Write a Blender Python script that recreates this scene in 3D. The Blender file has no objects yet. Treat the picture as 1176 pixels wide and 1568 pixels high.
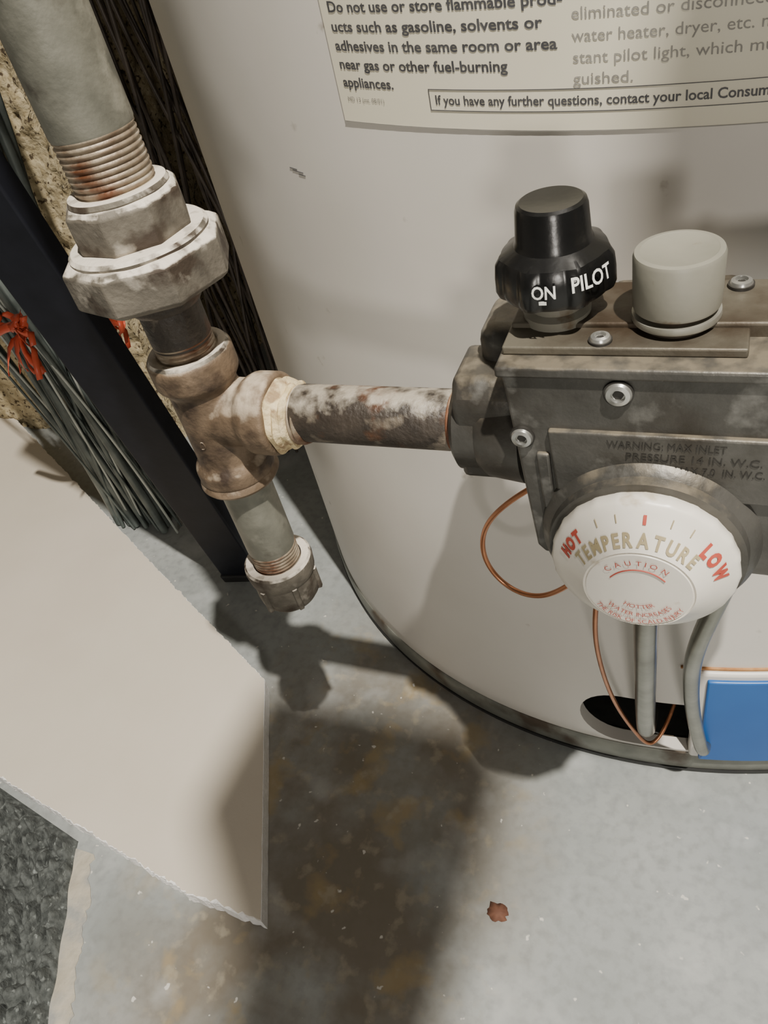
import bpy, bmesh, math, random
from mathutils import Vector, Matrix, noise
random.seed(7)
R90=math.pi/2
# ------------------------------------------------------------------ materials
def make_mat(name,c1,c2,scale=60,rough=.5,metal=0,bump=0,bscale=300,dust=None,dlo=.3,dhi=.9,c3=None,c3scale=25,c3lo=.55,c3hi=.65,spec=.5,c4=None,c4scale=80,c4lo=.62,c4hi=.68,dist=0,coat=0,bdist=.001):
    m=bpy.data.materials.new(name); m.use_nodes=True
    nt=m.node_tree; N=nt.nodes; L=nt.links
    b=N['Principled BSDF']
    tc=N.new('ShaderNodeTexCoord')
    def noise_fac(sc,lo,hi,det=6,off=0):
        mp=N.new('ShaderNodeMapping'); mp.inputs['Location'].default_value=(off,off*1.7,off*.6)
        L.new(tc.outputs['Object'],mp.inputs['Vector'])
        n=N.new('ShaderNodeTexNoise'); n.inputs['Scale'].default_value=sc; n.inputs['Detail'].default_value=det
        n.inputs['Distortion'].default_value=dist
        L.new(mp.outputs['Vector'],n.inputs['Vector'])
        r=N.new('ShaderNodeMapRange'); r.inputs['From Min'].default_value=lo; r.inputs['From Max'].default_value=hi
        L.new(n.outputs['Fac'],r.inputs['Value'])
        return r.outputs['Result']
    def mix(f,a,bb):
        x=N.new('ShaderNodeMix'); x.data_type='RGBA'
        L.new(f,x.inputs['Factor'])
        for s,v in ((x.inputs[6],a),(x.inputs[7],bb)):
            if isinstance(v,tuple): s.default_value=(*v,1)
            else: L.new(v,s)
        return x.outputs[2]
    col=mix(noise_fac(scale,.3,.7),tuple(c1),tuple(c2))
    if c3: col=mix(noise_fac(c3scale,c3lo,c3hi,8,3.1),col,tuple(c3))
    if c4: col=mix(noise_fac(c4scale,c4lo,c4hi,8,7.7),col,tuple(c4))
    if dust:
        g=N.new('ShaderNodeNewGeometry'); s=N.new('ShaderNodeSeparateXYZ'); L.new(g.outputs['Normal'],s.inputs[0])
        a=N.new('ShaderNodeMath'); a.operation='ADD'
        nf=noise_fac(140,.35,.65,6,5.5)
        mm=N.new('ShaderNodeMath'); mm.operation='MULTIPLY_ADD'; mm.inputs[1].default_value=.6; mm.inputs[2].default_value=-.30
        L.new(nf,mm.inputs[0]); L.new(s.outputs['Z'],a.inputs[0]); L.new(mm.outputs[0],a.inputs[1])
        r=N.new('ShaderNodeMapRange'); r.inputs['From Min'].default_value=dlo; r.inputs['From Max'].default_value=dhi; r.inputs['To Max'].default_value=.9
        L.new(a.outputs[0],r.inputs['Value'])
        col=mix(r.outputs['Result'],col,tuple(dust))
        mr=N.new('ShaderNodeMapRange'); mr.inputs['To Min'].default_value=metal; mr.inputs['To Max'].default_value=0
        L.new(r.outputs['Result'],mr.inputs['Value']); L.new(mr.outputs['Result'],b.inputs['Metallic'])
    else: b.inputs['Metallic'].default_value=metal
    L.new(col,b.inputs['Base Color'])
    b.inputs['Roughness'].default_value=rough
    b.inputs['Specular IOR Level'].default_value=spec
    b.inputs['Coat Weight'].default_value=coat
    if bump:
        n=N.new('ShaderNodeTexNoise'); n.inputs['Scale'].default_value=bscale; n.inputs['Detail'].default_value=5
        L.new(tc.outputs['Object'],n.inputs['Vector'])
        bp=N.new('ShaderNodeBump'); bp.inputs['Strength'].default_value=bump; bp.inputs['Distance'].default_value=bdist
        L.new(n.outputs['Fac'],bp.inputs['Height']); L.new(bp.outputs['Normal'],b.inputs['Normal'])
    return m
M={}
M['tank']=make_mat('tank_enamel',(.62,.59,.54),(.68,.65,.60),12,.38,0,.02,120,c4=(.36,.32,.27),c4scale=55,c4lo=.69,c4hi=.76)
M['skirt']=make_mat('skirt_steel',(.17,.175,.155),(.27,.275,.24),60,.45,.4,.1,200,c3=(.10,.08,.06))
M['dark']=make_mat('dark_rubber',(.01,.01,.01),(.02,.02,.02),60,.6)
M['galv']=make_mat('galvanised_steel',(.13,.130,.105),(.235,.230,.190),90,.5,.25,.2,400,c3=(.31,.30,.25),c3scale=60,c4=(.065,.055,.042),c4scale=55,c4lo=.56,c4hi=.68,dust=(.36,.34,.28),dlo=.3,dhi=1.2)
M['fitting']=make_mat('dusty_fitting',(.08,.070,.055),(.18,.16,.128),110,.65,.2,.4,450,c3=(.05,.036,.025),c3scale=60,c3lo=.50,c3hi=.6,c4=(.38,.345,.29),c4scale=70,c4lo=.59,c4hi=.70,dust=(.72,.655,.56),dlo=.50,dhi=.82)
M['tee']=make_mat('malleable_iron',(.090,.060,.036),(.20,.142,.092),90,.6,.15,.45,450,c3=(.04,.025,.016),c3scale=60,c3lo=.52,dust=(.50,.42,.32),dlo=.52,dhi=1.1)
M['pipe']=make_mat('black_steel_pipe',(.022,.017,.013),(.055,.043,.033),120,.5,.15,.6,450,c3=(.10,.040,.016),c3scale=60,c3lo=.54,c3hi=.66,c4=(.15,.125,.095),c4scale=90,c4lo=.60,c4hi=.68,dust=(.36,.32,.26),dlo=.72,dhi=1.12)
M['thread']=make_mat('thread_steel',(.17,.12,.08),(.36,.30,.22),150,.5,.35,.3,500,c3=(.13,.05,.022),c3scale=70,c3lo=.48,dust=(.6,.53,.43),dlo=.5,dhi=1.1)
M['rust']=make_mat('rusty_thread',(.10,.038,.018),(.20,.08,.035),150,.7,.1,.4,500,dust=(.4,.3,.2),dlo=.8,dhi=1.4)
M['dope']=make_mat('pipe_dope',(.56,.43,.22),(.72,.60,.38),200,.7,0,.8,500,c3=(.32,.22,.12),c3scale=140)
M['cast']=make_mat('cast_aluminium',(.062,.060,.054),(.135,.130,.118),40,.42,.5,.16,500,c3=(.038,.031,.023),c3scale=28,c3lo=.48,c3hi=.68,c4=(.21,.205,.19),c4scale=70,c4lo=.60,c4hi=.72,dust=(.17,.145,.105),dlo=.6,dhi=1.1)
M['castd']=make_mat('cast_plate_dusty',(.10,.09,.07),(.17,.155,.12),45,.5,.4,.15,500,c3=(.052,.036,.022),c3scale=35,c3lo=.46,c3hi=.66)
M['steel']=make_mat('bright_screw',(.42,.42,.40),(.60,.60,.57),100,.3,.8,.1,300)
M['flange']=make_mat('dull_flange',(.25,.24,.20),(.4,.39,.34),100,.4,.5,.1,300)
M['black']=make_mat('black_plastic',(.004,.004,.004),(.008,.008,.008),80,.25,0,.05,500)
M['greyp']=make_mat('grey_cap_plastic',(.20,.195,.16),(.25,.24,.20),60,.45,0,.05,400,c4=(.14,.10,.06),c4scale=120,c4lo=.64,c4hi=.74)
M['white']=make_mat('white_dial_plastic',(.74,.70,.62),(.80,.76,.68),60,.35,0,.03,300,c4=(.46,.38,.26),c4scale=90,c4lo=.61,c4hi=.74)
M['emb']=make_mat('embossed_dirty',(.32,.26,.15),(.42,.36,.22),200,.4)
M['red']=make_mat('red_print',(.40,.05,.035),(.50,.09,.06),200,.5)
M['wink']=make_mat('white_ink',(.7,.7,.66),(.85,.85,.8),500,.5)
M['ink']=make_mat('black_ink',(.05,.05,.055),(.08,.08,.085),200,.5)
M['ink2']=make_mat('faded_ink',(.22,.21,.19),(.30,.29,.26),200,.5)
M['label']=make_mat('paper_label',(.68,.64,.51),(.73,.69,.56),20,.42,0)
M['copper']=make_mat('copper',(.42,.17,.08),(.55,.25,.13),80,.35,.8,.05,300)
M['alu']=make_mat('aluminium_tube',(.22,.22,.19),(.36,.36,.32),60,.28,.85,.1,200)
M['blue']=make_mat('blue_enamel',(.010,.09,.33),(.015,.12,.40),15,.35,0,0)
M['orust']=make_mat('orange_rust',(.35,.15,.05),(.5,.28,.12),200,.8)
M['gyp']=make_mat('gypsum_core',(.80,.79,.77),(.90,.89,.88),250,.9,0,1.0,500)
M['paper']=make_mat('drywall_paper',(.60,.54,.45),(.64,.58,.49),15,.85,0,.08,600)
M['mat']=make_mat('rough_carpet',(.035,.040,.038),(.11,.12,.115),200,.9,0,1.0,400,c3=(.22,.24,.23),c3scale=240,c3lo=.60,c3hi=.72)
M['mortar']=make_mat('pale_strip',(.35,.315,.25),(.50,.455,.37),60,.9,0,.6,300,c3=(.30,.30,.28),c3scale=60,c3lo=.45)
M['bpost']=make_mat('black_painted_steel',(.005,.006,.010),(.009,.010,.016),60,.6,.0,.1,200,spec=.25)
M['stucco']=make_mat('stucco',(.34,.27,.15),(.54,.46,.30),160,.95,0,1.5,260,c3=(.08,.055,.03),c3scale=200,c3lo=.56,c3hi=.64)
M['wire']=make_mat('grey_wire',(.06,.072,.068),(.155,.180,.168),50,.4,.2,.1,200)
M['wirel']=make_mat('pale_wire',(.36,.39,.36),(.52,.54,.5),50,.45,.2,.1,200)
M['dwire']=make_mat('dark_wire',(.03,.024,.02),(.10,.08,.065),50,.5,.2)
M['ribbon']=make_mat('red_ribbon',(.60,.07,.03),(.75,.14,.07),80,.4)
M['leaf']=make_mat('dry_leaf',(.08,.03,.018),(.16,.07,.04),150,.8)
M['wallb']=make_mat('shaded_block',(.030,.022,.016),(.055,.042,.032),30,.95,0,.8,120)  # near-black base colour stands in for shade in the gap behind the heater
M['wallm']=make_mat('basement_wall',(.30,.28,.25),(.38,.36,.32),10,.95,0,.5,120)
M['wood']=make_mat('blocker_wood',(.30,.20,.11),(.42,.29,.17),20,.8)
# concrete
def concrete():
    m=bpy.data.materials.new('concrete_floor'); m.use_nodes=True
    nt=m.node_tree;N=nt.nodes;L=nt.links;b=N['Principled BSDF']
    tc=N.new('ShaderNodeTexCoord')
    def nf(sc,lo,hi,det=8,dist=0,loc=(0,0,0)):
        mp=N.new('ShaderNodeMapping'); mp.inputs['Location'].default_value=loc; L.new(tc.outputs['Object'],mp.inputs[0])
        n=N.new('ShaderNodeTexNoise'); n.inputs['Scale'].default_value=sc;n.inputs['Detail'].default_value=det;n.inputs['Distortion'].default_value=dist
        L.new(mp.outputs[0],n.inputs['Vector'])
        r=N.new('ShaderNodeMapRange'); r.inputs['From Min'].default_value=lo;r.inputs['From Max'].default_value=hi;L.new(n.outputs['Fac'],r.inputs[0]);return r.outputs[0]
    def mix(f,a,bb):
        x=N.new('ShaderNodeMix'); x.data_type='RGBA'; L.new(f,x.inputs[0])
        for s,v in ((x.inputs[6],a),(x.inputs[7],bb)):
            if isinstance(v,tuple): s.default_value=(*v,1)
            else: L.new(v,s)
        return x.outputs[2]
    def mul(a,bb):
        x=N.new('ShaderNodeMath');x.operation='MULTIPLY';L.new(a,x.inputs[0])
        if isinstance(bb,float): x.inputs[1].default_value=bb
        else: L.new(bb,x.inputs[1])
        return x.outputs[0]
    col=mix(nf(9,.3,.7),(.25,.27,.265),(.385,.40,.39))
    col=mix(mul(nf(160,.45,.7),.55),col,(.21,.22,.215))
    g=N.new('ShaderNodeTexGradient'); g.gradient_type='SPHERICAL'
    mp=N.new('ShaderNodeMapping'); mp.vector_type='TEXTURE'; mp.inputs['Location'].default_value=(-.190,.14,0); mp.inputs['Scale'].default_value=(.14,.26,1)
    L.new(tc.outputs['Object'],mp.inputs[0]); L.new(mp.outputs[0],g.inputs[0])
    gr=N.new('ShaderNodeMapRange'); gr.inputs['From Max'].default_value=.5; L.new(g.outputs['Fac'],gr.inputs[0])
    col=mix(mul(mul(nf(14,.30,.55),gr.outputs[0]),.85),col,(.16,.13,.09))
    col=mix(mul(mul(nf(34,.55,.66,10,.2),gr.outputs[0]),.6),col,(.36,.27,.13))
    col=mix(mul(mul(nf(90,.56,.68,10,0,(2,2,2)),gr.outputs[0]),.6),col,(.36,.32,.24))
    col=mix(mul(nf(22,.56,.74,10,0,(4,2,1)),.45),col,(.54,.55,.54))
    col=mix(nf(170,.71,.75,2,0,(1,5,3)),col,(.60,.58,.53))
    L.new(col,b.inputs['Base Color']); b.inputs['Roughness'].default_value=.5
    n=N.new('ShaderNodeTexNoise'); n.inputs['Scale'].default_value=90;n.inputs['Detail'].default_value=8; L.new(tc.outputs['Object'],n.inputs['Vector'])
    bp=N.new('ShaderNodeBump'); bp.inputs['Strength'].default_value=.25; bp.inputs['Distance'].default_value=.001
    L.new(n.outputs['Fac'],bp.inputs['Height']); L.new(bp.outputs[0],b.inputs['Normal'])
    return m
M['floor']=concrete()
# ------------------------------------------------------------------ mesh helpers
def smooth(me,ang=35):
    bm=bmesh.new(); bm.from_mesh(me)
    a=math.radians(ang)
    for f in bm.faces: f.smooth=True
    for e in bm.edges:
        if len(e.link_faces)==2 and e.calc_face_angle(0)>a: e.smooth=False
    bm.to_mesh(me); bm.free()
def obj(name,me,mat,parent=None,sm=None):
    o=bpy.data.objects.new(name,me); bpy.context.scene.collection.objects.link(o)
    if mat is not None and len(me.materials)==0: me.materials.append(M[mat] if isinstance(mat,str) else mat)
    if sm: smooth(me,sm)
    if parent is not None:
        o.parent=parent; o.matrix_parent_inverse=Matrix.Translation(-parent.location)
    return o
def empty(name,loc):
    e=bpy.data.objects.new(name,None); e.location=loc; e.empty_display_size=.02
    bpy.context.scene.collection.objects.link(e); return e
def lathe(name,prof,origin,axis,mat,parent=None,segs=64,sm=35,mod=None,spin=0):
    ax=Vector(axis).normalized()
    q=Vector((0,0,1)).rotation_difference(ax).to_matrix()
    o=Vector(origin); bm=bmesh.new(); rings=[]
    for r,h in prof:
        ring=[]
        if r<1e-7: ring=[bm.verts.new(o+q@Vector((0,0,h)))]
        else:
            for i in range(segs):
                t=2*math.pi*i/segs+spin
                rr=r*(mod(t,h) if mod else 1)
                ring.append(bm.verts.new(o+q@Vector((rr*math.cos(t),rr*math.sin(t),h))))
        rings.append(ring)
    for a,b in zip(rings,rings[1:]):
        if len(a)==1 and len(b)==1: continue
        for i in range(segs):
            j=(i+1)%segs
            if len(a)==1: bm.faces.new((a[0],b[j],b[i]))
            elif len(b)==1: bm.faces.new((a[i],a[j],b[0]))
            else: bm.faces.new((a[i],a[j],b[j],b[i]))
    bmesh.ops.recalc_face_normals(bm,faces=bm.faces)
    me=bpy.data.meshes.new(name); bm.to_mesh(me); bm.free()
    return obj(name,me,mat,parent,sm)
def bevel(o,w,seg=2,ang=30):
    m=o.modifiers.new('bevel','BEVEL'); m.width=w; m.segments=seg; m.limit_method='ANGLE'; m.angle_limit=math.radians(ang); return o
def prism(name,pts,z0,z1,mat,parent=None,plane='xy',bev=0,seg=3):
    bm=bmesh.new()
    f=(lambda p,h:(p[0],p[1],h)) if plane=='xy' else ((lambda p,h:(p[0],h,p[1])) if plane=='xz' else (lambda p,h:(h,p[0],p[1])))
    a=[bm.verts.new(f(p,z0)) for p in pts]; b=[bm.verts.new(f(p,z1)) for p in pts]
    bm.faces.new(a); bm.faces.new(b)
    n=len(pts)
    for i in range(n): bm.faces.new((a[i],a[(i+1)%n],b[(i+1)%n],b[i]))
    bmesh.ops.recalc_face_normals(bm,faces=bm.faces)
    me=bpy.data.meshes.new(name); bm.to_mesh(me); bm.free()
    o=obj(name,me,mat,parent)
    if bev: bevel(o,bev,seg); smooth(me,20)
    return o
def box(name,x0,x1,y0,y1,z0,z1,mat,parent=None,bev=.001,seg=3):
    return prism(name,[(x0,y0),(x1,y0),(x1,y1),(x0,y1)],z0,z1,mat,parent,'xy',bev,seg)
def tube(name,paths,r,mat,parent=None,res=3,radii=None):
    cu=bpy.data.curves.new(name,'CURVE'); cu.dimensions='3D'; cu.bevel_depth=r; cu.bevel_resolution=res; cu.use_fill_caps=True; cu.resolution_u=8
    for k,pts in enumerate(paths):
        s=cu.splines.new('NURBS'); s.points.add(len(pts)-1)
        for i,p in enumerate(pts):
            s.points[i].co=(*p,1)
            if radii: s.points[i].radius=radii[k]
        s.order_u=min(4,len(pts)); s.use_endpoint_u=True
    o=bpy.data.objects.new('tmp',cu); bpy.context.scene.collection.objects.link(o)
    bpy.context.view_layer.update()
    me=bpy.data.meshes.new_from_object(o.evaluated_get(bpy.context.evaluated_depsgraph_get()))
    bpy.data.objects.remove(o); me.materials.clear()
    for p in me.polygons: p.use_smooth=True
    return obj(name,me,mat,parent)
def textdata(s,size,off=0,ext=0):
    cu=bpy.data.curves.new('t','FONT'); cu.body=s; cu.size=1; cu.offset=off; cu.extrude=ext; cu.resolution_u=3
    o=bpy.data.objects.new('tmp',cu); bpy.context.scene.collection.objects.link(o)
    bpy.context.view_layer.update()
    me=bpy.data.meshes.new_from_object(o.evaluated_get(bpy.context.evaluated_depsgraph_get()))
    bpy.data.objects.remove(o)
    vs=[tuple(v.co) for v in me.vertices]; fs=[tuple(p.vertices) for p in me.polygons]
    bpy.data.meshes.remove(me)
    return [(x*size,y*size,z*size) for x,y,z in vs],fs
def textobj(name,items,mat,parent):
    V=[];F=[]
    for vs,fs in items:
        k=len(V); V+=vs; F+=[tuple(i+k for i in f) for f in fs]
    me=bpy.data.meshes.new(name); me.from_pydata(V,[],F); me.update()
    return obj(name,me,mat,parent)
# ------------------------------------------------------------------ camera
cam=bpy.data.cameras.new('camera'); co=bpy.data.objects.new('camera',cam); bpy.context.scene.collection.objects.link(co)
U=Vector((-.2031,.7215,.6620)).normalized()
X=Vector((.9194,-.0919,.3825)); X=(X-U*X.dot(U)).normalized(); Y=U.cross(X)
right=Vector((X.x,Y.x,U.x)); up=Vector((X.y,Y.y,U.y)); back=Vector((X.z,Y.z,U.z))
mw=Matrix.Identity(4)
for i in range(3): mw[i][0]=right[i]; mw[i][1]=up[i]; mw[i][2]=back[i]
mw.translation=Vector((0,0,.46)); co.matrix_world=mw
cam.sensor_fit='VERTICAL'; cam.sensor_height=24; cam.lens=24*1180/1568; cam.clip_start=.01
bpy.context.scene.camera=co
# ------------------------------------------------------------------ room
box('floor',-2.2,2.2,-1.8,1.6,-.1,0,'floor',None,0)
box('wall_back',-2.2,2.2,1.0,1.1,0,2.3,'wallb',None,0)
box('wall_left',-2.3,-2.2,-1.8,1.6,0,2.3,'wallm',None,0)
def stucco():
    bm=bmesh.new()
    x1=-.535; y0=.53
    def grid(fn,nu,nv):
        vs=[[bm.verts.new(fn(i/nu,j/nv)) for j in range(nv+1)] for i in range(nu+1)]
        for i in range(nu):
            for j in range(nv): bm.faces.new((vs[i][j],vs[i+1][j],vs[i+1][j+1],vs[i][j+1]))
    H=.75
    def ns(p,s): return noise.noise(Vector(p)*s)
    def f1(u,v):
        p=Vector((x1-.5*(1-u),y0,H*v)); p.y+=.006*ns(p,60)+.004*ns(p,150); p.x+=.006*ns((p.x,0,p.z),50) ; return p
    def f2(u,v):
        p=Vector((x1,y0+.46*u,H*v)); 
        if u==0: p.y+=.006*ns(Vector((x1,y0,p.z)),60)+.004*ns(Vector((x1,y0,p.z)),150)
        p.x+=.006*ns((x1,0,p.z),50) if u==0 else .008*ns(p,60); return p
    grid(f1,110,170); grid(f2,60,120)
    def f3(u,v): return Vector((x1-.5*(1-u),y0+.46*v,H))
    grid(f3,2,2)
    bmesh.ops.recalc_face_normals(bm,faces=bm.faces)
    me=bpy.data.meshes.new('stucco_wall'); bm.to_mesh(me); bm.free()
    return obj('stucco_wall',me,'stucco',None,60)
stucco()
# ------------------------------------------------------------------ water heater
TC=Vector((-.033,.551,0)); TR=.297
wh=empty('water_heater',(TC.x,TC.y,.6))
def cyl(phi,z,r=TR): return Vector((TC.x+r*math.sin(phi),TC.y-r*math.cos(phi),z))
def phix(x): return math.asin((x-TC.x)/TR)
body=lathe('tank_jacket',[(TR-.008,.02),(TR-.0005,.02),(TR,.0206)]+[(TR,.02+.0006+.01*i) for i in range(1,128)]+[(TR-.004,1.305),(TR-.03,1.32),(.1,1.33),(0,1.333),(0,1.32),(.1,1.32),(TR-.03,1.30),(TR-.008,1.29),(TR-.008,.02)],TC,(0,0,1),'tank',wh,256,40)
bmx=bmesh.new(); bmx.from_mesh(body.data); bmesh.ops.remove_doubles(bmx,verts=bmx.verts,dist=1e-6); bmesh.ops.recalc_face_normals(bmx,faces=bmx.faces); bmx.to_mesh(body.data); bmx.free()
sl=[]; cz=.046; hr=.0235
for i in range(17):
    a=R90+math.pi*i/16; sl.append((-.034+hr*math.cos(a),cz+hr*math.sin(a)))
sl+=[(.03,cz-hr),(.03,cz+hr)]
cut=prism('cutter',sl,.2,.30,'dark',None,'xz')
bpy.context.view_layer.update()
bm_=body.modifiers.new('hole','BOOLEAN'); bm_.object=cut; bm_.operation='DIFFERENCE'; bm_.solver='EXACT'
bpy.context.view_layer.update()
newme=bpy.data.meshes.new_from_object(body.evaluated_get(bpy.context.evaluated_depsgraph_get()))
body.modifiers.clear(); body.data=newme; smooth(newme,40); bpy.data.objects.remove(cut)
newme.materials.clear(); newme.materials.append(M['tank'])
lathe('combustion_chamber',[(TR-.045,.01),(TR-.045,.3)],TC,(0,0,1),'dark',wh,96)
lathe('base_skirt',[(TR-.01,.004),(TR+.0005,.004),(TR+.0015,.0055),(TR+.0015,.019),(TR+.0005,.0205),(TR-.01,.0205)],TC,(0,0,1),'skirt',wh,256,40)
lathe('base_foot',[(TR-.02,0),(TR+.001,0),(TR+.002,.0045),(TR-.02,.005)],TC,(0,0,1),'dark',wh,200,40)
def cpanel(name,r0,r1,p0,p1,z0,z1,mat,n=24,bev=0,dz=None):
    bm=bmesh.new(); A=[]
    for i in range(n+1):
        p=p0+(p1-p0)*i/n; k=dz(TC.x+TR*math.sin(p)) if dz else 0
        A.append([bm.verts.new(cyl(p,z+k,r)) for r,z in((r0,z0),(r1,z0),(r1,z1),(r0,z1))])
    for a,b in zip(A,A[1:]):
        for k in range(4): bm.faces.new((a[k],b[k],b[(k+1)%4],a[(k+1)%4]))
    bm.faces.new(A[0]); bm.faces.new(A[-1])
    bmesh.ops.recalc_face_normals(bm,faces=bm.faces)
    me=bpy.data.meshes.new(name); bm.to_mesh(me); bm.free()
    o=obj(name,me,mat,wh,30)
    if bev: bevel(o,bev,3)
    return o
cpanel('access_door_frame',TR-.006,TR+.0035,phix(.004),phix(.17),.0215,.1045,'tank',40,.002)
cpanel('access_door_blue',TR+.002,TR+.0055,phix(.009),phix(.165),.0225,.100,'blue',40,.001)
cpanel('rust_line',TR-.001,TR+.0012,phix(-.004),phix(.17),.1050,.1062,'orust',40)
tilt=lambda x:.001-.065*(x+.045)
cpanel('paper_label',TR+.0001,TR+.0004,phix(-.1315),phix(.10),.3745,.50,'label',80,0,tilt)
def lab(s,x0,width,z,off=.012,rr=TR+.00055,size=.0044):
    vs,fs=textdata(s,1,off)
    mx=max(v[0] for v in vs); k=width/mx
    ph0=phix(x0); out=[]
    for v in vs:
        ph=ph0+v[0]*k/TR
        out.append(tuple(cyl(ph,z+v[1]*size+tilt(TC.x+TR*math.sin(ph)),rr)))
    return out,fs
rows=[('Do not use or store flammable prod-',.4098,.0805),('ucts such as gasoline, solvents or',.4042,.0745),('adhesives in the same room or area',.3986,.0785),('near gas or other fuel-burning',.3930,.0630),('appliances.',.3874,.0215)]
textobj('label_bold_print',[lab(s,-.1285,w,z-.0015,.022) for s,z,w in rows],'ink',wh)
rows2=[('tile, etc.) as sources of ignition are',.4098,.077),('eliminated or disconnected. Your gas',.4042,.077),('water heater, dryer, etc. may have a con-',.3986,.081),('stant pilot light, which must be extin-',.3930,.077),('guished.',.3874,.0170)]
textobj('label_light_print',[lab(s,-.0475,w,z+.0002,0) for s,z,w in rows2],'ink2',wh)
textobj('label_box_print',[lab('If you have any further questions, contact your local Consumer Product Safety',-.0930,.128,.3818,.018,TR+.00055,.0040)],'ink',wh)
textobj('label_tiny_print',[lab('MD 13 (mt. 08/01)',-.128,.016,.3812,0,TR+.00055,.0022)],'ink2',wh)
for nm,z in(('box_line_low',.3799),('box_line_high',.3862)):
    cpanel(nm,TR+.0004,TR+.0006,phix(-.0950),phix(.062),z,z+.0002,'ink',60,0,tilt)
cpanel('box_line_end',TR+.0004,TR+.0006,phix(-.0950),phix(-.0948),.3799,.3864,'ink',1,0,tilt)
cpanel('label_edge',TR+.0001,TR+.0005,phix(-.1315),phix(.10),.3742,.3745,'ink2',60,0,tilt)
for i,(p,z,w) in enumerate(((-27.2,.3605,.9),(-26.9,.3598,1.3),(-26.2,.3588,.8))):
    cpanel('scratch_%d'%i,TR,TR+.0002,math.radians(p),math.radians(p+w),z,z+.00022,'ink',3,0,lambda x:-.10*(x+.165))
# ------------------------------------------------------------------ gas piping
gp=empty('gas_pipe_assembly',(-.181,.2,.30))
AX=Vector((-.181,.2,0)); Zu=(0,0,1)
def threads(r,h0,h1,pitch=.0018,depth=.0007):
    out=[]; h=h0
    while h+pitch<=h1+1e-9:
        out+=[(r-depth,h),(r,h+pitch*.4),(r,h+pitch*.65)]; h+=pitch
    out.append((r-depth,h1)); return out
lathe('supply_pipe',[(0,.4065),(.0128,.4065),(.01335,.408),(.01335,.80),(0,.80)],AX,Zu,'galv',gp,64)
lathe('supply_pipe_thread',[(0,.384)]+threads(.0131,.385,.4083,.0019)+[(0,.4083)],AX,Zu,'thread',gp,64,60)
def octa(name,r,h0,h1,c,mat,segs=8,spin=.3,ax=AX,axis=Zu,inner=.006):
    o=lathe(name,[(inner,h0+.0004),(r*.90,h0),(r,h0+c),(r,h1-c),(r*.90,h1),(inner,h1-.0004)],ax,axis,mat,gp,segs,20,None,spin)
    bevel(o,.0006,2,20); return o
octa('union_top_hex',.0198,.3735,.3885,.0018,'fitting',8,.25)
lathe('union_top_lip',[(.012,.3878),(.0162,.3878),(.0168,.3888),(.0162,.3902),(.0135,.3906),(.012,.3900)],AX,Zu,'fitting',gp)
octa('union_nut',.0282,.3565,.3725,.0020,'fitting',8,.1)
lathe('union_nut_lip',[(.010,.3705),(.0225,.3705),(.0238,.3720),(.0240,.3733),(.0228,.3744),(.0185,.3748),(.010,.3748)],AX,Zu,'fitting',gp)
lathe('union_lower_seat',[(.008,.349),(.0125,.349),(.0140,.351),(.0145,.3575),(.008,.3575)],AX,Zu,'pipe',gp)
lathe('upper_nipple',[(0,.333),(.0107,.333),(.0113,.336),(.0113,.351),(0,.351)],AX,Zu,'pipe',gp)
lathe('upper_nipple_thread',[(0,.326)]+threads(.0112,.327,.3375)+[(0,.3375)],AX,Zu,'thread',gp,64,60)
def tee():
    c=Vector((-.181,.2,.302))
    a=lathe('ta',[(0,-.030),(.0155,-.030),(.0162,-.029),(.0162,-.0235),(.0150,-.0215),(.0136,-.0195),(.0134,0),(.0136,.0135),(.0150,.0155),(.0164,.0175),(.0164,.0265),(.0155,.0278),(0,.0278)],c,Zu,'tee',None)
    b=lathe('tb',[(0,-.002),(.0133,-.002),(.0133,.017),(.0148,.0190),(.0160,.0215),(.0160,.0300),(.0150,.0312),(0,.0312)],c,(1,0,0),'tee',None)
    bm=bmesh.new(); bm.from_mesh(a.data); bm.from_mesh(b.data)
    me=bpy.data.meshes.new('tee_fitting'); bm.to_mesh(me); bm.free()
    bpy.data.objects.remove(a); bpy.data.objects.remove(b)
    o=obj('tee_fitting',me,'tee',gp)
    r=o.modifiers.new('r','REMESH'); r.mode='VOXEL'; r.voxel_size=.0007; r.use_smooth_shade=True
    s=o.modifiers.new('s','SMOOTH'); s.iterations=5; s.factor=.5
    return o
tee()
lathe('tee_run_lip',[(.0118,.3300),(.0128,.3306),(.0148,.3306),(.0156,.3296),(.0160,.3280),(.012,.3270)],AX,Zu,'fitting',gp)
tube('casting_mark',[[(-.181+.0134*math.sin(a)*1.0,.2-.0134*math.cos(a)*1.0,z) for a,z in ((-.12,.293),(.05,.2925),(.1,.2965),(-.08,.297),(-.12,.2932))]],.00035,'tee',gp)
Xd=(1,0,0)
lathe('pipe_dope_ring',[(.010,.0305),(.0135,.0305),(.0142,.0318),(.0130,.0332),(.0136,.0345),(.0122,.0362),(.0128,.037),(.0115,.0385),(.010,.0385)],Vector((-.181,.2,.302)),Xd,'dope',gp,48,60,lambda t,h:1+.05*math.sin(3*t+h*900)+.03*math.sin(7*t))
lathe('horizontal_thread',[(0,.030)]+threads(.0112,.031,.043)+[(0,.043)],Vector((-.181,.2,.302)),Xd,'thread',gp,48,60)
lathe('horizontal_nipple',[(0,.0395),(.0104,.0395),(.0107,.041),(.0107,.0985),(.0102,.0995),(0,.0995)],Vector((-.181,.2,.303)),Xd,'pipe',gp)
lathe('valve_end_thread',[(0,.0985)]+threads(.0107,.099,.1065)+[(0,.1065)],Vector((-.181,.2,.303)),Xd,'rust',gp,48,60)
lathe('tee_lower_lip',[(.0105,.2735),(.0150,.2735),(.0168,.2712),(.0170,.2700),(.0160,.2685),(.0118,.2685),(.0105,.27)],AX,Zu,'tee',gp)
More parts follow.
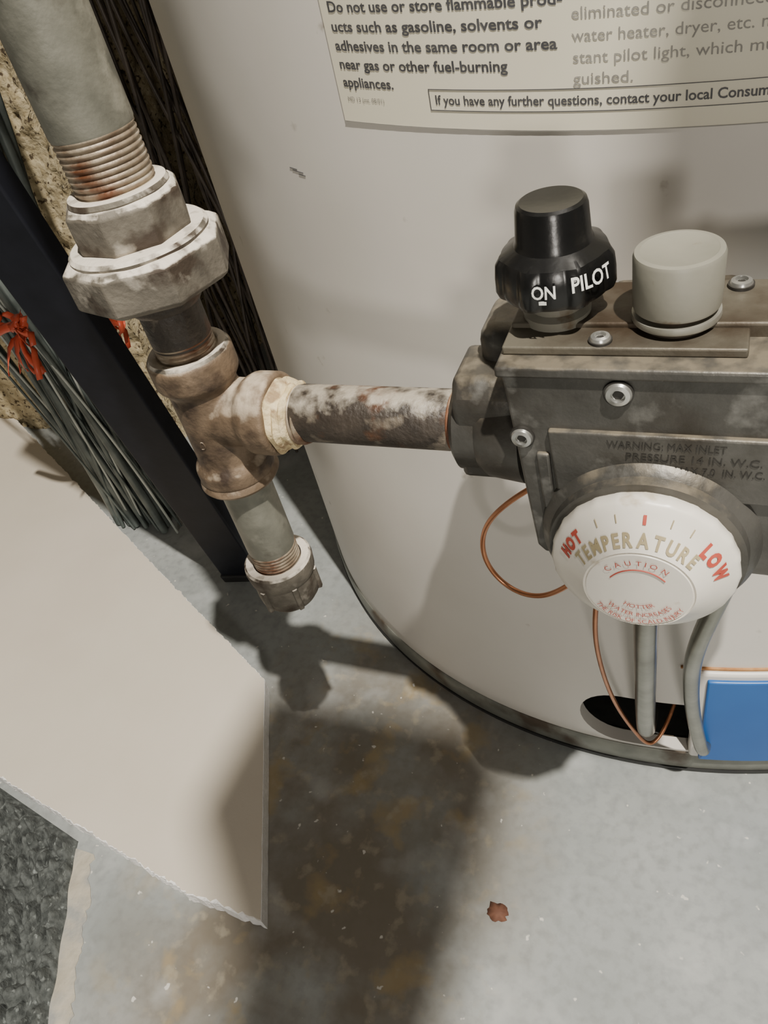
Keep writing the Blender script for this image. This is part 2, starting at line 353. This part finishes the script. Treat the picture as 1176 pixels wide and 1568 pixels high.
lathe('drip_leg',[(0,.2245),(.0104,.2245),(.0112,.228),(.0112,.270),(0,.270)],AX,Zu,'galv',gp)
lathe('drip_leg_thread',[(0,.215)]+threads(.0111,.2155,.2265)+[(0,.2265)],AX,Zu,'thread',gp,64,60)
lathe('drip_cap_lip',[(.0113,.2155),(.0116,.2175),(.0150,.2178),(.0160,.2168),(.0163,.2150),(.0158,.2095),(.0150,.2080),(.0113,.2080)],AX,Zu,'fitting',gp)
lathe('drip_cap',[(.0113,.2100),(.0148,.2100),(.0150,.2000),(.0145,.1955),(.0125,.1925),(.006,.1912),(0,.191)],AX,Zu,'fitting',gp)
for i in range(6):
    a=i*math.pi/3+.3; d=Vector((math.cos(a),math.sin(a),0)); p=AX+d*.0150
    t=Vector((-d.y,d.x,0)); pts=[p+t*.0016-d*.001,p+t*.0011+d*.0011,p-t*.0011+d*.0011,p-t*.0016-d*.001]
    prism('cap_rib_%d'%i,[(q.x,q.y) for q in pts],.195,.2085,'fitting',gp,'xy',.0004,2)
# ------------------------------------------------------------------ gas control valve
gv=empty('gas_control_valve',(-.01,.19,.31))
prism('valve_casting',[(-.0556,.3395),(-.0545,.3410),(.05,.3410),(.05,.269),(-.0475,.269),(-.0500,.272)],.175,.212,'cast',gv,'xz',.0016,3)
box('valve_lid',-.0570,.052,.1735,.2135,.3390,.3424,'cast',gv,.0009)
box('top_plate',-.0560,.0065,.1800,.2125,.3424,.3450,'castd',gv,.0006)
box('top_plate_rear',-.0555,.045,.1900,.2130,.3415,.3465,'castd',gv,.0008)
prism('front_raised_plate',[(-.0435,.3215),(.05,.3215),(.05,.299),(-.042,.299)],.1732,.176,'cast',gv,'xz',.0008)
prism('front_ridge',[(-.0475,.3125),(-.0435,.3125),(-.0430,.2905),(-.0465,.2905)],.1737,.176,'cast',gv,'xz',.0008)
box('valve_shank',-.036,.004,.21,.262,.283,.325,'cast',gv,.003)
prism('inlet_block',[(.186,.2895),(.215,.2895),(.2155,.3215),(.2100,.3270),(.1900,.3270),(.1850,.3200)],-.0765,-.052,'cast',gv,'yz',.0022,3)
lathe('inlet_hex',[(.0108,0),(.0145,0),(.0170,.0018),(.0170,.009),(.0190,.012),(.0205,.024),(.0108,.024)],Vector((-.0790,.2,.304)),Xd,'cast',gv,48,30)
box('inlet_rear_boss',-.070,-.050,.200,.225,.318,.338,'cast',gv,.005,4)
def front(s,x0,w,h,z,y=.1731,off=.0,slope=0):
    vs,fs=textdata(s,1,off); mx=max(v[0] for v in vs)
    return [(x0+v[0]*w/mx,y-.0001,z+v[1]*h) for v in vs],fs
M['stamp']=make_mat('stamp_shadow',(.026,.024,.021),(.055,.052,.047),300,.5,.4)
textobj('stamped_text',[front('WARNING: MAX INLET',-.027,.031,.0036,.3170),front('PRESSURE 14 IN. W.C.',-.022,.035,.0036,.3130),front('MIN 5.0  MAX 7.0  IN. W.C.',-.020,.034,.0036,.3090)],'stamp',gv)
def screw(name,p,ax,r,washer=True):
    lathe(name,[(0,-.002),(r,-.002),(r,.0006),(r*.88,.0013),(r*.55,.0016),(r*.5,.0006),(0,.0006)],p,ax,'steel',gv,40,30)
    lathe(name+'_ring',[(r*.98,-.001),(r*1.12,-.001),(r*1.12,.0004),(r*.98,.0005)],p,ax,'stamp',gv,40,30)
    lathe(name+'_socket',[(0,.0008),(r*.42,.0008),(r*.42,.0004),(0,.0004)],p,ax,'stamp',gv,6,30)
screw('front_screw_1',Vector((-.0239,.1745,.3345)),(0,-1,0),.0036)
screw('front_screw_2',Vector((-.0512,.1745,.3180)),(0,-1,0),.0033)
screw('top_screw_1',Vector((-.0298,.1835,.3453)),Zu,.0028)
screw('top_screw_2',Vector((.0035,.2090,.3470)),Zu,.0030)
K=Vector((-.0437,.197,0))
lathe('knob_washer',[(0,.3445),(.0095,.3445),(.0095,.3475),(.0075,.3485),(.0075,.355),(0,.355)],K,Zu,'greyp',gv,32)
def lob(t,h):
    if h<.3660:
        k=1.0 if h<.3640 else .6
        return 1+k*(.08*max(0,math.cos(7*t+.4))-.035)
    return 1
lathe('pilot_knob',[(0,.3540),(.0135,.3536),(.0152,.3544),(.0158,.3560),(.0157,.3600),(.0153,.3635),(.0144,.3652),(.0122,.3664),(.0106,.3674),(.0100,.3690),(.0095,.3765),(.0091,.3778),(.0082,.3784),(.004,.3778),(0,.3776)],K,Zu,'black',gv,196,30,lob)
def wrapk(s,ang,size,z,r=.01695):
    vs,fs=textdata(s,1,.02); mx=max(v[0] for v in vs); out=[]
    for v in vs:
        x=(v[0]-mx/2)*size; zz=z+v[1]*size*1.25
        rr=r-(max(0,zz-.3600))*.20
        a=math.radians(ang)+x/.0156
        out.append((K.x+rr*math.sin(a),K.y-rr*math.cos(a),zz))
    return out,fs
textobj('knob_lettering',[wrapk('ON',1,.0038,.3593),wrapk('PILOT',47,.0044,.3600)],'wink',gv)
prism('knob_pointer',[(K.x-.0010,K.y-.01670),(K.x+.0010,K.y-.01670),(K.x+.0000,K.y-.01650)],.3575,.3585,'wink',gv)
G=Vector((-.0118,.1940,0))
lathe('regulator_cap_stem',[(0,.3445),(.0092,.3445),(.0092,.3530),(0,.3530)],G,Zu,'castd',gv,64)
lathe('regulator_cap_flange',[(0,.3468),(.0112,.3468),(.0114,.3474),(.0112,.3486),(0,.3486)],G,Zu,'flange',gv,64)
lathe('regulator_cap',[(0,.3502),(.0109,.3502),(.0111,.3509),(.0112,.3640),(.0108,.3650),(.0095,.3652),(.0091,.3650),(0,.3650)],G,Zu,'greyp',gv,96)
Dc=Vector((-.0156,.175,.2805)); Ny=(0,-1,0); S=.91; ROT=7
lathe('dial_boss',[(0,-.001),(.0325,-.001),(.0315,.002),(.0290,.0045),(.0285,.0075),(0,.0075)],Dc,Ny,'cast',gv,96)
lathe('temperature_dial',[(0,.007),(.0280*S,.007),(.0292*S,.0085),(.0294*S,.0115),(.0286*S,.0130),(.0265*S,.0140),(.0177*S,.0212),(.0173*S,.0216),(.0170*S,.0212),(.0166*S,.0212),(.0163*S,.0218),(.010,.0219),(0,.0219)],Dc,Ny,'white',gv,128,40,lambda t,h:1+(.012*max(0,math.cos(24*t)) if .008<h<.0125 else 0))
def dcone(r):
    if r<.0172*S: return .0221
    return .0214-(r-.0177*S)*(.0212-.0140)/((.0265-.0177)*S)
def arc(s,r,amid,size,top=True,off=.0,track=1.0,lift=.0003):
    wid=[];data=[]
    r*=S; size*=S; amid+=ROT*.6
    for ch in s:
        if ch==' ': wid.append(.3); data.append(None); continue
        vs,fs=textdata(ch,1,off); mx=max(v[0] for v in vs); mn=min(v[0] for v in vs)
        wid.append((mx-mn)+.09); data.append((vs,fs,mn))
    tot=sum(wid)*size*track; p=-tot/2; items=[]
    for w,d in zip(wid,data):
        ww=w*size*track; cpos=p+ww/2; p+=ww
        if d is None: continue
        vs,fs,mn=d; out=[]
        for v in vs:
            lx=(v[0]-mn-(w-.09)/2)*size; ly=v[1]*size
            if top:
                a=math.radians(amid)-cpos/r; rad=Vector((math.cos(a),math.sin(a))); tan=Vector((math.sin(a),-math.cos(a))); q=rad*(r+ly)+tan*lx
            else:
                a=math.radians(amid)+cpos/r; rad=Vector((math.cos(a),math.sin(a))); tan=Vector((-math.sin(a),math.cos(a))); q=rad*(r-ly)+tan*lx
            out.append((Dc.x+q.x,Dc.y-dcone(q.length)-lift,Dc.z+q.y))
        items.append((out,fs))
    return items
textobj('dial_raised_word',arc('TEMPERATURE',.0188,93,.0048,True,.035,1.10),'emb',gv)
textobj('dial_red_print',arc('CAUTION',.0124,90,.0030,True,.0,1.5)+arc('THE RISK OF SCALD INJURY',.0154,270,.0026,False,0,1.05)+arc('WATER INCREASES',.0120,270,.0026,False,0,1.05)+arc('HOTTER',.0080,270,.0026,False,0,1.1)
   +arc('HOT',.0234,148,.0042,True,.07,1.0)+arc('LOW',.0226,20,.0048,True,.07,1.0)+arc('I',.0244,84,.0022,True,.18,1),'red',gv)
ring=[(Dc.x+.0092*math.cos(a),Dc.y-.0221,Dc.z+.0092*math.sin(a)) for a in [math.radians(38+11*i) for i in range(11)]]
tube('dial_arc_line',[ring],.00018,'red',gv)
ticks=[]
for i in (55,70,108,123):
    a=math.radians(i); ticks.append([(Dc.x+r*S*math.cos(a),Dc.y-dcone(r*S)-.0001,Dc.z+r*S*math.sin(a)) for r in (.0244,.0264)])
tube('dial_ticks',ticks,.00018,'emb',gv)
tube('burner_tube',[[(-.016,.192,.275),(-.0165,.193,.24),(-.0172,.198,.21),(-.0180,.215,.15),(-.0186,.232,.09),(-.0188,.242,.055),(-.0190,.258,.042),(-.019,.285,.040)]],.0049,'alu',gv,6)
tube('pilot_tube',[[(.012,.19,.275),(.0110,.192,.255),(.0065,.195,.228),(.0015,.200,.195),(.0010,.212,.16),(.0030,.230,.107),(.0085,.238,.065),(.0125,.244,.040),(.0120,.262,.034),(.010,.285,.036)]],.0036,'alu',gv,6)
tube('thermocouple_lead',[[(-.045,.205,.280),(-.058,.206,.270),(-.0700,.207,.2590),(-.0835,.213,.238),(-.0870,.216,.215),(-.0785,.215,.200),(-.0640,.210,.2000),(-.0490,.205,.2142),(-.030,.200,.245),(-.028,.2,.275)],
  [(-.032,.2,.275),(-.033,.2,.245),(-.0372,.2,.2100),(-.0390,.211,.1680),(-.0350,.230,.100),(-.0240,.244,.050),(-.0155,.247,.030),(-.0085,.254,.046),(-.004,.275,.055)]],.0011,'copper',gv,4)
# ------------------------------------------------------------------ drywall offcut
def ragged(p0,p1,n,amp,seed):
    out=[]; d=Vector((p1[0]-p0[0],p1[1]-p0[1])); nn=Vector((-d.y,d.x)).normalized()
    for i in range(n):
        t=i/n; k=0 if i==0 else 1
        v=(noise.noise(Vector((t*n*.2,seed,0)))*.7+noise.noise(Vector((t*n*.7,seed,5)))*.6)*amp*k
        out.append((p0[0]+d.x*t+nn.x*v,p0[1]+d.y*t+nn.y*v))
    return out
A=(-.287,.252);B=(-.212,.100);C=(-.2627,.101);D=(-.447,.133);E=(-.75,.197);F=(-1.05,.66)
pts=ragged(A,B,30,.0005,1)+ragged(B,C,20,.002,2)+ragged(C,D,110,.0022,3)+ragged(D,E,60,.003,4)+[E,F]+ragged((-.835,.562),(-.442,.3385),160,.002,5)+ragged((-.442,.3385),A,110,.0018,6)
dw=empty('drywall_sheet',(-.5,.3,.006))
prism('gypsum_core',pts,.0004,.0122,'gyp',dw)
cx=-.5;cy=.3
pp=[]
for i,(x,y) in enumerate(pts):
    k=1-.002-.012*abs(noise.noise(Vector((i*.25,9,0))))*(0.15 if i<30 else 1)
    pp.append((cx+(x-cx)*k,cy+(y-cy)*k))
prism('paper_face',pp,.0121,.0127,'paper',dw)
# ------------------------------------------------------------------ rough mat with pale edge strip
def matgrid():
    bm=bmesh.new(); nu,nv=360,230
    q=[Vector((-.262,-.08)),Vector((-.366,.1125)),Vector((-.62,.163)),Vector((-.62,-.08))]
    vs=[]
    for i in range(nu+1):
        row=[]
        for j in range(nv+1):
            u=i/nu;v=j/nv
            p=(q[0]*(1-u)+q[3]*u)*(1-v)+(q[1]*(1-u)+q[2]*u)*v
            P=Vector((p.x*.88+p.y*.47,(-p.x*.47+p.y*.88)*.5,0))
            edge=min(u*40,1)*min((1-v)*30,1)*min(v*30,1)*min((1-u)*30,1)
            n1=noise.noise(P*170); n2=noise.noise(P*430)
            z=.001+edge*(.0070+.0085*(abs(n1)*2-.5)+.0026*n2)
            row.append(bm.verts.new((p.x+.002*noise.noise(P*120)*(1-min(u*10,1)),p.y,max(z,.0005) if 0<i<nu and 0<j<nv else 0)))
        vs.append(row)
    for i in range(nu):
        for j in range(nv): bm.faces.new((vs[i][j],vs[i+1][j],vs[i+1][j+1],vs[i][j+1]))
    bmesh.ops.recalc_face_normals(bm,faces=bm.faces)
    me=bpy.data.meshes.new('rough_carpet_mat'); bm.to_mesh(me); bm.free()
    return obj('rough_carpet_mat',me,'mat',None,80)
matgrid()
rg=ragged((-.362,.108),(-.258,-.08),90,.002,11)
r2=[(x+.013+.004*noise.noise(Vector((i*.12,3,3)))+.0035*noise.noise(Vector((i*.5,3,9))),y) for i,(x,y) in enumerate(rg)]
prism('mortar_strip',[(x-.004,y) for x,y in rg]+r2[::-1],0,.0005,'mortar',None)
# ------------------------------------------------------------------ black post
bp=empty('black_metal_post',(-.35,.31,.2))
def leanbox(name,p0,p1,w,d,mat,parent,ang=0):
    p0=Vector(p0);p1=Vector(p1);ax=(p1-p0).normalized()
    t=Vector((math.cos(ang),math.sin(ang),0)); t=(t-ax*t.dot(ax)).normalized(); s=ax.cross(t)
    bm=bmesh.new(); L=[]
    for p in(p0,p1):
        L.append([bm.verts.new(p+t*a*w/2+s*b*d/2) for a,b in((-1,-1),(1,-1),(1,1),(-1,1))])
    bm.faces.new(L[0]);bm.faces.new(L[1])
    for k in range(4): bm.faces.new((L[0][k],L[0][(k+1)%4],L[1][(k+1)%4],L[1][k]))
    bmesh.ops.recalc_face_normals(bm,faces=bm.faces)
    me=bpy.data.meshes.new(name);bm.to_mesh(me);bm.free(); o=obj(name,me,mat,parent); bevel(o,.0015,3); smooth(me,20); return o
leanbox('post_shaft',(-.362,.356,.002),(-.322,.235,.60),.036,.016,'bpost',bp,.2)
leanbox('post_shoe',(-.3622,.3565,.0005),(-.3610,.3530,.012),.038,.018,'dark',bp,.2)
# ------------------------------------------------------------------ bundle of grey wire stakes
ws=empty('wire_stake_bundle',(-.48,.39,.2))
P1=[];P2=[];rd1=[];rd2=[]
for i in range(60):
    bx=-.500+random.uniform(-.035,.045); by=.392+random.uniform(-.004,.03)
    tx=-.495+random.uniform(-.09,.06); ty=.394+random.uniform(-.025,.05)
    mx=(bx+tx)/2+random.uniform(-.02,.02)
    pth=[(bx,by,.002),(bx*.7+mx*.3,by,.10),(mx-.004,(by+ty)/2,.25),(tx,ty,.40),(tx+random.uniform(-.03,.03),ty,.62)]
    if i%6==0: P2.append(pth); rd2.append(.6)
    else: P1.append(pth); rd1.append(random.choice([.6,1,1.2,2.0]))
tube('stakes',P1,.0019,'wire',ws,2,rd1)
tube('pale_stakes',P2,.0019,'wirel',ws,2,rd2)
def ribbon(name,c,n,l):
    bm=bmesh.new()
    for i in range(n):
        a=random.uniform(-2.8,2.8); dirv=Vector((math.cos(a),-.35+random.uniform(-.4,.3),math.sin(a))).normalized()
        side=dirv.cross(Vector((random.uniform(-1,1),-1,random.uniform(-.5,.5)))).normalized()
        prev=None
        for k in range(9):
            t=k/8; p=Vector(c)+dirv*l*t*random.uniform(.95,1.05)+Vector((0,-.004*math.sin(t*6+i),-.012*t*t+.003*math.sin(t*9+i)))
            w=.0026*(1-.2*t)
            s=(Matrix.Rotation(t*1.8,3,dirv)@side)
            cur=(bm.verts.new(p-s*w),bm.verts.new(p+s*w))
            if prev: bm.faces.new((prev[0],prev[1],cur[1],cur[0]))
            prev=cur
    me=bpy.data.meshes.new(name);bm.to_mesh(me);bm.free(); o=obj(name,me,'ribbon',ws,80)
    s=o.modifiers.new('s','SOLIDIFY'); s.thickness=.0003
ribbon('ribbon_knot',(-.452,.350,.248),14,.026)
ribbon('ribbon_knot_b',(-.425,.405,.225),9,.016)
tube('ribbon_wrap',[[(-.53+.078*t,.352-.008*math.sin(t*3.1),.238+.010*t+.003*math.sin(t*9)) for t in [i/8 for i in range(9)]]],.0032,'ribbon',ws)
# dark tangle behind pipe
paths=[]
for i in range(80):
    bx=random.uniform(-.46,-.36); by=random.uniform(.50,.74)
    tx=bx+random.uniform(-.07,.09); ty=by+random.uniform(-.05,.08)
    paths.append([(bx,by,.002),(bx+random.uniform(-.02,.02),by,.15),((bx+tx)/2+random.uniform(-.04,.04),ty,.3),(tx,ty,.45),(tx+random.uniform(-.03,.05),ty,.7)])
tube('dark_brush_twigs',paths,.0016,'dwire',None,2)
bm=bmesh.new(); c=bm.verts.new((-.0855,.1455,.0022)); L=[]
for i in range(24):
    a=2*math.pi*i/24; r=.0056*(1+.4*noise.noise(Vector((i*.5,4,2)))+.2*noise.noise(Vector((i*1.3,4,8)))); L.append(bm.verts.new((-.0855+r*math.cos(a)*1.1,.1455+r*math.sin(a)*.9,.0008+.0020*abs(noise.noise(Vector((i*.7,1,1)))))))
for i in range(24): bm.faces.new((c,L[i],L[(i+1)%24]))
me=bpy.data.meshes.new('dry_leaf');bm.to_mesh(me);bm.free(); obj('dry_leaf',me,'leaf',None,80).modifiers.new('s','SOLIDIFY').thickness=.0004
# ------------------------------------------------------------------ unseen timber blockers, added to shade the floor band and upper tank
tf=empty('shadow_blocker_frame',(.3,-.2,.9))
box('blocker_main',.124,.168,-1.7,-.022,.90,.94,'wood',tf,.002)
prism('blocker_wedge',[(.090,-.070),(.130,-.112),(.130,-.022),(.092,-.022)],.90,.94,'wood',tf,'xy',.001)
box('blocker_header',.152,1.5,.045,.12,.90,.94,'wood',tf,.002)
box('blocker_tie',1.42,1.50,-1.7,.12,.94,.98,'wood',tf,.002)
box('blocker_tie_front',.112,1.50,-1.75,-1.67,.94,.98,'wood',tf,.002)
box('blocker_post_a',1.42,1.50,.045,.12,0,.90,'wood',tf,.002)
box('blocker_post_b',1.42,1.50,-1.75,-1.67,0,.94,'wood',tf,.002)
box('blocker_post_c',.10,.18,-1.75,-1.69,0,.94,'wood',tf,.002)
# ------------------------------------------------------------------ lights
def light(name,loc,target,size,power,color):
    l=bpy.data.lights.new(name,'AREA'); l.shape='DISK'; l.size=size; l.energy=power; l.color=color
    o=bpy.data.objects.new(name,l); o.location=loc; o.rotation_euler=(Vector(target)-Vector(loc)).to_track_quat('-Z','Y').to_euler(); bpy.context.scene.collection.objects.link(o)
light('ceiling_bulb',(.42,-.26,1.75),(-.12,.2,.2),.034,57,(1,.94,.84))
light('low_fill_light',(.25,-.75,.42),(-.06,.25,.15),.16,3.2,(1,.94,.85))  # added fill, brightens the tank below the valve
w=bpy.data.worlds.new('world'); bpy.context.scene.world=w; w.use_nodes=True
w.node_tree.nodes['Background'].inputs[0].default_value=(1,.92,.80,1); w.node_tree.nodes['Background'].inputs[1].default_value=.09
